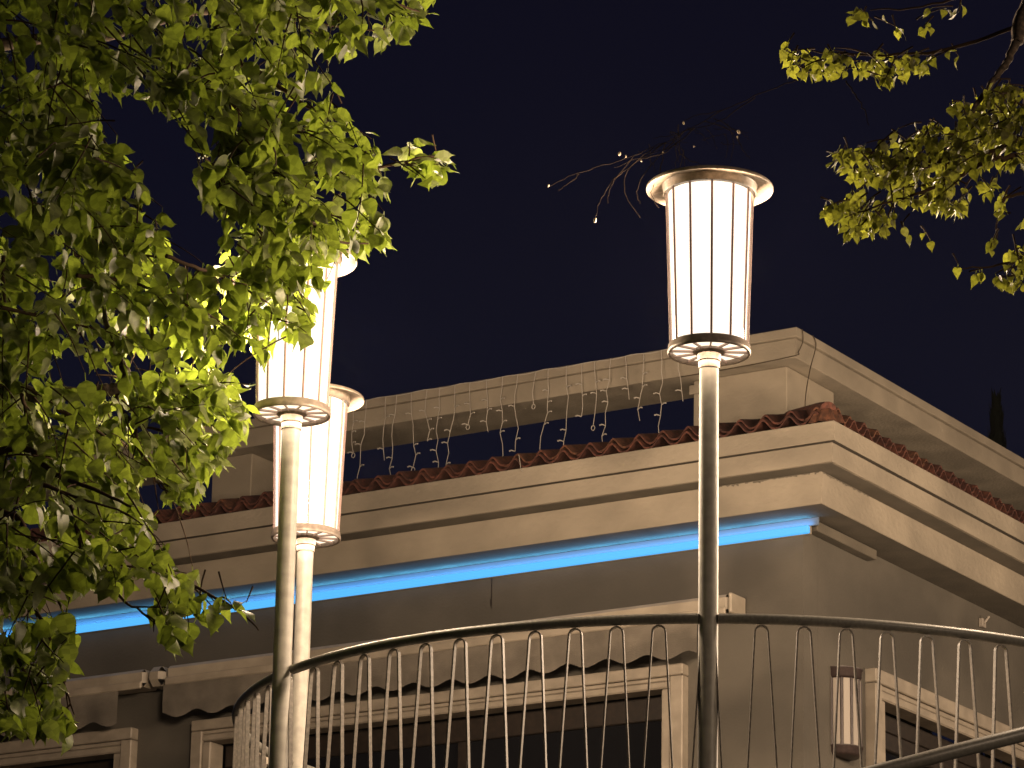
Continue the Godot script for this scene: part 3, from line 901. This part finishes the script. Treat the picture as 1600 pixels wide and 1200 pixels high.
func make_left_tree() -> void:
	var foot := at(-330, 1190, 19.2)
	foot.y = 0.0
	var tree := thing("tree", "large green leafy tree on the left hanging before two lamps", "tree", Transform3D())
	var s := Shape.new()
	s.tube(PackedVector3Array(smooth([foot, foot + Vector3(0.05, 2.5, 0), foot + Vector3(-0.05, 5.5, 0.1), foot + Vector3(0.1, 8.2, 0), foot + Vector3(0.0, 10.6, -0.1), foot + Vector3(0.15, 13.0, 0.1)], 5)), PackedFloat32Array([0.30, 0.26, 0.24, 0.235, 0.23, 0.225, 0.22, 0.22, 0.215, 0.21, 0.205, 0.2, 0.195, 0.19, 0.185, 0.18, 0.17, 0.16, 0.15, 0.14, 0.13, 0.12, 0.11, 0.10, 0.09, 0.08]), 14)
	part("trunk", s.done(), M.bark, tree)
	var areas := [
		poly([-140, -120, 690, -120, 682, 22, 645, 62, 600, 70, 552, 80, 500, 92, 478, 118, 512, 118, 540, 150, 560, 190, 590, 206, 610, 232, 640, 216, 690, 214, 712, 236, 700, 262, 676, 292, 640, 268, 604, 252, 596, 280, 612, 312, 586, 318, 584, 342, 614, 362, 618, 382, 580, 384, 550, 394, 512, 404, 508, 470, 496, 486, 482, 530, 466, 536, 436, 514, 412, 570, 398, 548, 362, 548, 350, 572, 394, 604, 398, 650, 372, 690, 340, 730, 316, 752, 304, 794, 280, 796, 250, 768, 238, 800, 228, 840, 262, 872, 292, 900, 330, 912, 378, 940, 412, 976, 410, 1004, 392, 968, 352, 962, 322, 986, 296, 950, 300, 1012, 268, 1014, 240, 966, 216, 946, 168, 950, 110, 966, 124, 1010, 120, 1050, 96, 1068, 92, 1110, 136, 1138, 128, 1162, 44, 1140, -140, 1160])]
	var gaps := [
		poly([148, 160, 224, 156, 258, 188, 290, 198, 310, 232, 326, 250, 312, 280, 306, 316, 316, 336, 344, 350, 336, 388, 350, 410, 306, 436, 278, 424, 258, 386, 284, 356, 254, 316, 234, 286, 216, 256, 226, 234, 184, 230, 160, 204]),
		poly([66, 580, 120, 572, 172, 584, 182, 606, 150, 612, 96, 606]),
		poly([196, 556, 250, 580, 240, 592, 200, 584]), poly([0, 338, 10, 330, 22, 350, 14, 372, 0, 372]), poly([214, 762, 240, 744, 266, 752, 250, 790, 222, 800]),
		poly([462, 100, 500, 104, 478, 128]), poly([180, 700, 206, 690, 214, 720, 190, 730]), poly([340, 540, 372, 560, 392, 590, 352, 580]), poly([0, 990, 30, 968, 100, 946, 250, 926, 250, 944, 104, 968, 40, 984, 0, 1000])]
	var limbs := []
	# heavy limbs come from the trunk beyond the left edge
	limbs.append(branch(tree, [-330, 660, -160, 640, 0, 612, 62, 617, 142, 613, 178, 607, 195, 598, 197, 584, 186, 556, 170, 520, 160, 470], 20.4, 20.6, 0.06, 0.012, M.bark))
	limbs.append(branch(tree, [-330, 160, -120, 92, 43, 64, 110, 63, 167, 57, 260, 30, 380, 6, 520, -30], 20.6, 21.2, 0.05, 0.012, M.bark))
	limbs.append(branch(tree, [-330, 830, -150, 760, -40, 716, 38, 699, 71, 730, 99, 747, 160, 770, 220, 800], 20.2, 19.2, 0.03, 0.006, M.twig))
	limbs.append(branch(tree, [-330, 980, -180, 880, -60, 800, 25, 809, 45, 849, 70, 900, 100, 960], 20.0, 18.8, 0.03, 0.005, M.twig))
	limbs.append(branch(tree, [-330, 360, -150, 250, 0, 180, 110, 133, 117, 160, 133, 200, 150, 243, 167, 273, 187, 303, 222, 328], 20.4, 19.4, 0.035, 0.006, M.twig))
	limbs.append(branch(tree, [-330, 20, -100, -90, 120, -110, 300, -60, 350, 73, 416, 119, 470, 160, 530, 190], 20.8, 20.6, 0.04, 0.006, M.twig))
	var twigs := [
		[197, 590, 244, 594, 264, 600, 300, 606, 345, 630, 385, 636], [184, 611, 185, 631, 204, 656, 230, 668, 290, 680, 330, 700], [212, 668, 214, 693, 235, 730, 246, 755, 280, 780], [34, 617, 40, 650, 38, 699],
		[68, 758, 119, 778, 190, 800], [110, 790, 130, 863, 153, 891, 175, 918, 196, 940, 224, 957, 262, 985], [190, 860, 250, 890, 310, 920, 372, 955, 404, 985], [53, 110, 73, 160, 80, 213, 87, 253, 110, 283, 140, 320], [103, 123, 83, 153, 60, 200],
		[318, 157, 350, 192, 385, 234, 413, 262, 450, 300, 500, 330, 560, 350], [350, 143, 381, 182, 406, 200, 462, 206, 520, 222], [330, 258, 350, 262, 392, 269, 490, 273, 556, 268, 609, 259, 665, 245, 695, 246], [343, 269, 360, 308, 392, 346, 420, 378, 440, 410, 470, 460], [300, 200, 315, 241, 343, 269],
		[260, 400, 313, 420, 337, 430, 367, 442, 400, 462, 440, 490], [480, 343, 507, 360, 540, 380, 590, 378], [5, 400, 6, 500, 5, 600], [235, 475, 240, 550, 262, 590], [120, 430, 200, 440, 280, 470, 340, 500], [20, 300, 90, 340, 160, 380, 230, 400],
		[300, -40, 420, 10, 520, 40, 620, 50], [520, -30, 600, 0, 660, 20], [20, 880, 60, 960, 90, 1030, 110, 1100], [0, 1000, 40, 1050, 70, 1110], [0, 480, 90, 500, 180, 520], [90, 640, 160, 680, 200, 740]]
	var stems := Shape.new()
	var leaves := []
	var r := RandomNumberGenerator.new()
	r.seed = 11
	for t in twigs:
		var far := 20.9 if t[t.size() - 2] > 380 and t[t.size() - 1] > 380 and t[t.size() - 1] < 520 else 20.2
		var near := 19.6
		if t[1] > 400 and t[1] < 740 and t[0] > 150:
			near = 21.0; far = 21.4
		if t[1] > 740:
			far = 18.8; near = 18.8
		var line := branch(tree, t, near, far, 0.013, 0.004, M.twig)
		for i in range(1, line.size(), 2):
			var dir := (line[i] - line[i - 1]).normalized()
			grow(r, line[i], dir + Vector3(r.randf_range(-0.9, 0.9), r.randf_range(-0.9, 0.35), r.randf_range(-0.6, 0.6)), r.randf_range(0.2, 0.34), 0.142, 0.5, leaves, stems, areas, gaps)
		grow(r, line[-1], line[-1] - line[-3], 0.24, 0.142, 0.5, leaves, stems, areas, gaps)
	# the crown between: shoots spread through its depth
	var clump := FastNoiseLite.new()
	clump.seed = 9
	clump.frequency = 0.0085
	clump.fractal_octaves = 2
	var cell := 28
	for gx in range(-140, 720, cell):
		for gy in range(-120, 1170, cell):
			var q := Vector2(gx + r.randf() * cell, gy + r.randf() * cell)
			if not inside(q, areas, gaps) or (q.x > 385 and q.y > 385 and q.y < 570 and r.randf() < 0.12):
				continue
			if clump.get_noise_2d(q.x, q.y * 1.5) < -0.02 and r.randf() < 0.6:
				continue
			var depth := r.randf_range(18.3, 21.2)
			if q.y > 800:
				depth = r.randf_range(17.8, 19.4)
			elif q.y > 390 and q.x > 150:
				if r.randf() < 0.12:
					continue
				depth = r.randf_range(20.6, 22.3)
			elif q.y > 390:
				depth = r.randf_range(19.4, 21.6)
			elif q.x < 330 and q.y < 260:
				depth = r.randf_range(17.2, 19.6)
			if q.x > 370 and q.y > 330 and q.y < 600:
				depth = r.randf_range(20.3, 21.45)
			var dir := Vector3(r.randf_range(-0.35, 1.0), r.randf_range(-0.9, 0.3), r.randf_range(-0.7, 0.7))
			grow(r, at(q.x, q.y, depth) - dir.normalized() * 0.15, dir, r.randf_range(0.34, 0.56), 0.142, 0.5, leaves, stems, areas, gaps)
	dress(tree, leaves, stems, [Color(0.170, 0.200, 0.062), Color(0.218, 0.257, 0.083), Color(0.275, 0.315, 0.112)])

func make_right_tree() -> void:
	var foot := at(1700, 1190, 18.2)
	foot.y = 0.0
	var tree := thing("tree", "small leaved tree at the upper right with clustered hanging leaves", "tree", Transform3D())
	var s := Shape.new()
	s.tube(PackedVector3Array(smooth([foot, foot + Vector3(0.0, 3.0, 0), foot + Vector3(0.06, 6.0, 0), at(1690, 160, 18.2), at(1640, -60, 18.3), at(1600, -260, 18.4)], 5)), PackedFloat32Array([0.2, 0.17, 0.16, 0.155, 0.15, 0.15, 0.145, 0.14, 0.14, 0.135, 0.13, 0.125, 0.12, 0.115, 0.11, 0.1, 0.09, 0.08, 0.07, 0.065, 0.06, 0.055, 0.05, 0.045, 0.04, 0.035]), 12)
	part("trunk", s.done(), M.bark, tree)
	var areas := [
		poly([1320, 18, 1354, 14, 1386, 32, 1370, 54, 1350, 40, 1326, 32]), poly([1394, 46, 1418, 42, 1418, 58, 1398, 64]), poly([1430, 26, 1450, 18, 1454, 46, 1440, 56]), poly([1474, 18, 1534, 4, 1484, 34]),
		poly([1222, 74, 1246, 68, 1272, 80, 1316, 90, 1350, 84, 1374, 82, 1404, 92, 1430, 82, 1456, 76, 1460, 96, 1442, 118, 1420, 122, 1408, 126, 1390, 134, 1364, 134, 1350, 120, 1320, 122, 1264, 122, 1238, 118, 1224, 90]), poly([1466, 80, 1494, 78, 1496, 96, 1472, 104]),
		poly([1286, 234, 1320, 230, 1364, 238, 1374, 216, 1408, 212, 1424, 226, 1430, 194, 1456, 186, 1468, 202, 1496, 194, 1524, 194, 1482, 178, 1486, 154, 1500, 158, 1524, 162, 1534, 142, 1564, 130, 1640, 142, 1640, 280, 1580, 260, 1556, 274, 1532, 272, 1500, 286, 1518, 304, 1510, 336, 1480, 338, 1456, 330, 1420, 322, 1390, 318, 1376, 288, 1330, 286, 1314, 270, 1290, 254]),
		poly([1280, 314, 1314, 320, 1322, 306, 1348, 302, 1394, 332, 1398, 354, 1374, 374, 1346, 368, 1334, 390, 1318, 378, 1316, 360, 1286, 338]), poly([1408, 346, 1430, 360, 1426, 378, 1412, 372]), poly([1440, 356, 1454, 376, 1454, 384, 1442, 378]),
		poly([1530, 290, 1558, 286, 1550, 310, 1538, 314]), poly([1566, 298, 1586, 298, 1582, 334, 1564, 352, 1556, 332]), poly([1510, 350, 1522, 354, 1514, 372]), poly([1542, 374, 1560, 374, 1560, 398, 1542, 394]),
		poly([1472, 434, 1486, 418, 1506, 410, 1498, 432, 1486, 450, 1474, 442]), poly([1516, 422, 1542, 414, 1538, 430, 1522, 444]), poly([1550, 434, 1570, 426, 1570, 402, 1582, 386, 1630, 380, 1630, 452, 1558, 454]), poly([1586, 356, 1630, 334, 1630, 374])]
	var stems := Shape.new()
	var leaves := []
	var r := RandomNumberGenerator.new()
	r.seed = 23
	branch(tree, [1640, -60, 1606, 10, 1593, 40, 1589, 66], 18.3, 18.2, 0.05, 0.034, M.bark)
	branch(tree, [1589, 66, 1576, 92, 1556, 120, 1535, 150, 1515, 180, 1496, 206, 1470, 222], 18.2, 18.0, 0.024, 0.006, M.bark)
	branch(tree, [1690, 190, 1630, 220, 1600, 226, 1560, 235, 1520, 250, 1474, 252, 1420, 248, 1360, 247, 1310, 246], 18.2, 18.0, 0.03, 0.004, M.twig)
	branch(tree, [1690, 210, 1600, 240, 1550, 250, 1515, 265, 1500, 276, 1440, 300, 1380, 320, 1320, 340], 18.2, 17.8, 0.02, 0.003, M.twig)
	branch(tree, [1690, 260, 1640, 280, 1600, 300, 1570, 310, 1560, 340, 1556, 380], 18.2, 18.1, 0.014, 0.003, M.twig)
	branch(tree, [1690, 330, 1640, 370, 1600, 400, 1560, 415, 1500, 420], 18.2, 18.1, 0.014, 0.003, M.twig)
	branch(tree, [1660, 20, 1560, 50, 1480, 78, 1400, 86, 1320, 84, 1240, 78], 18.2, 18.6, 0.014, 0.003, M.twig)
	branch(tree, [1600, -40, 1520, -10, 1440, 10, 1360, 16], 18.2, 18.4, 0.01, 0.003, M.twig)
	branch(tree, [1322, 126, 1336, 148, 1350, 172, 1358, 196], 18.3, 18.3, 0.0045, 0.002, M.dry)
	var cell := 15
	for gx in range(1216, 1650, cell):
		for gy in range(-4, 470, cell):
			var q := Vector2(gx + r.randf() * cell, gy + r.randf() * cell)
			if not inside(q, areas, []):
				continue
			var depth := r.randf_range(17.5, 18.7)
			var dir := Vector3(r.randf_range(-1.0, 0.5), r.randf_range(-0.7, 0.2), r.randf_range(-0.7, 0.7))
			grow(r, at(q.x, q.y - 10, depth) - dir.normalized() * 0.05, dir, r.randf_range(0.10, 0.2), 0.072, 0.8, leaves, stems, areas, [])
	dress(tree, leaves, stems, [Color(0.16, 0.15, 0.055), Color(0.21, 0.20, 0.07), Color(0.26, 0.245, 0.085)])

func make_bare_twigs() -> void:
	var o := thing("bare_twigs", "tangle of thin bare twigs with dry seeds above the right lamp", "twigs")
	var r := RandomNumberGenerator.new()
	r.seed = 5
	for t in [[1245, 125, 1190, 146, 1130, 172, 1080, 200, 1040, 222, 990, 243, 930, 262, 880, 280, 858, 292], [1180, 152, 1120, 190, 1060, 208, 1020, 216], [1075, 202, 1040, 232, 1010, 268, 995, 300, 1000, 318], [1040, 222, 1000, 250, 960, 280, 940, 310, 930, 338], [990, 243, 955, 290, 950, 318], [1100, 190, 1140, 205, 1165, 240, 1172, 248],
		[1085, 200, 1040, 238, 990, 250, 960, 262], [1060, 195, 1064, 240, 1090, 255, 1110, 262], [1115, 185, 1150, 205, 1155, 225], [1040, 222, 1030, 270, 1018, 300, 1030, 325], [1020, 232, 985, 262, 975, 300, 1000, 340], [1130, 172, 1090, 180, 1064, 190], [905, 272, 890, 285, 872, 298], [1064, 214, 1048, 205, 1056, 224, 1020, 240]]:
		var d := r.randf_range(20.1, 20.5)
		branch(o, t, d, d + r.randf_range(-0.25, 0.1), 0.0030, 0.0014, M.dry, "twig")
	for i in 16:
		var x := r.randf_range(985, 1150)
		var y := 330.0 - 0.11 * x + r.randf_range(-14, 30)
		var a := r.randf_range(-0.5, 1.9)
		var l := r.randf_range(25, 62)
		var d := r.randf_range(20.2, 20.6)
		branch(o, [x, y, x + l * 0.5 * cos(a), y + l * 0.5 * sin(a) + r.randf_range(-5, 5), x + l * cos(a + 0.2), y + l * sin(a + 0.2)], d, d, 0.0022, 0.0012, M.dry, "twig")
	for e in [[857, 290, 0.008], [930, 344, 0.013], [968, 240, 0.011], [978, 244, 0.007], [1002, 251, 0.007], [1068, 192, 0.009], [1154, 206, 0.012], [1152, 214, 0.007], [1036, 238, 0.007], [1084, 229, 0.006]]:
		var b := SphereMesh.new()
		b.radius = e[2] * 0.7
		b.height = e[2] * 2.4
		b.radial_segments = 10
		b.rings = 6
		part("seed", b, M.seed, o, Transform3D(Basis.from_euler(Vector3(r.randf_range(-0.5, 0.5), 0, r.randf_range(-0.5, 0.5))), at(e[0], e[1], 20.2)))


func make_cypress() -> void:
	var foot := at(1557, 650, 46.0)
	var high := at(1557, 632, 46.0).y
	foot.y = 0.0
	var tree := thing("cypress_tree", "thin dark cypress tip rising behind the right end of the parapet", "tree", Transform3D(Basis(), foot))
	part("trunk", wire([Vector3.ZERO, Vector3(0, high * 0.5, 0)], 0.14, 8), M.bark, tree)
	var r := RandomNumberGenerator.new()
	r.seed = 31
	var s := Shape.new()
	for i in 2600:
		var h := pow(r.randf(), 0.8)
		var wide := 0.75 * pow(1.0 - h, 0.75) * r.randf_range(0.55, 1.05) + 0.012
		var a := r.randf() * TAU
		var p := Vector3(cos(a) * wide, 1.2 + h * (high - 1.2), sin(a) * wide)
		var up := Vector3(cos(a) * 0.25, 1.0, sin(a) * 0.25) * r.randf_range(0.12, 0.26)
		var side := Vector3(-sin(a), 0, cos(a)) * r.randf_range(0.03, 0.06)
		var n := Vector3(cos(a), 0.2, sin(a)).normalized()
		s.tri(p - side, p + side, p + up, n, n, n)
	part("crown", s.done(), M.needles, tree).set_meta("kind", "stuff")


# ---------------------------------------------------------------- the scene
func _ready() -> void:
	rng.seed = 1
	# camera
	var cam := Camera3D.new()
	cam.name = "camera"
	eye = Transform3D(Basis(Vector3.RIGHT, deg_to_rad(17.1957)) * Basis(Vector3.BACK, deg_to_rad(1.1323)), Vector3(0, 1.6, 0))
	cam.transform = eye
	cam.fov = rad_to_deg(2.0 * atan(600.0 / 5800.0))
	cam.near = 0.1
	cam.far = 900.0
	cam.current = true
	add_child(cam)
	# sky: a clear night
	var sky := ProceduralSkyMaterial.new()
	sky.sky_top_color = Color(0.0034, 0.0028, 0.0085).linear_to_srgb()
	sky.sky_horizon_color = Color(0.0040, 0.0080, 0.0215).linear_to_srgb()
	sky.sky_curve = 0.15
	sky.ground_bottom_color = Color(0.004, 0.004, 0.005).linear_to_srgb()
	sky.ground_horizon_color = Color(0.006, 0.008, 0.014).linear_to_srgb()
	var env := Environment.new()
	env.background_mode = Environment.BG_SKY
	env.sky = Sky.new()
	env.sky.sky_material = sky
	env.tonemap_mode = Environment.TONE_MAPPER_LINEAR
	env.tonemap_exposure = 1.0
	env.fog_enabled = true                 # thin haze added to stand in for lens bloom round the lamps
	env.fog_density = 0.0001
	env.fog_light_color = Color(1, 1, 1)
	env.sdfgi_enabled = true
	env.ssao_enabled = true
	env.ssil_enabled = true
	var we := WorldEnvironment.new()
	we.name = "environment"
	we.environment = env
	add_child(we)
	make_materials()
	make_leaf_cache()
	# setting
	structure("ground", boxed(Vector3(-70, -0.2, -90), Vector3(70, 0, 40), 0.0), M.asphalt)
	make_building()
	make_terrace()
	# lamps round the terrace; the last three are unseen, added for their light
	var spots := [
		["tall right lamp with fluted glowing lantern, its pole standing on the curved rail", Vector3(1.1392, 0.0, -20.5), 0.0],
		["left lamp whose glowing lantern is half covered by green leaves", Vector3(-1.36, 0.03, -22.02), 0.35],
		["lower lantern lamp standing behind the leaf covered left lamp", Vector3(-1.407, 0.0, -24.9), 0.1],
		["lantern lamp on the terrace just beyond the right edge", ring_point(50.9, RING, 0.0), 0.0],
		["rear lantern lamp on the terrace beyond the right edge", ring_point(106.4, RING, 0.0), 0.0],
		["unseen lantern lamp added to brighten the right wall", Vector3(7.4, 0.0, -25.9), 0.0],  # this one and the next are added to raise the right wall's light
		["farther unseen lantern lamp added to brighten the right wall", Vector3(9.6, 0.0, -29.8), 0.0],
		["unseen lantern lamp added as front fill on the viewer side", Vector3(8.6, 0.0, -14.2), 0.0]]  # added front fill for the rail and poles
	for e in spots:
		make_lamp(e[0], e[1], e[2])
	make_fixtures()
	make_left_tree()
	make_right_tree()
	make_bare_twigs()
	make_cypress()
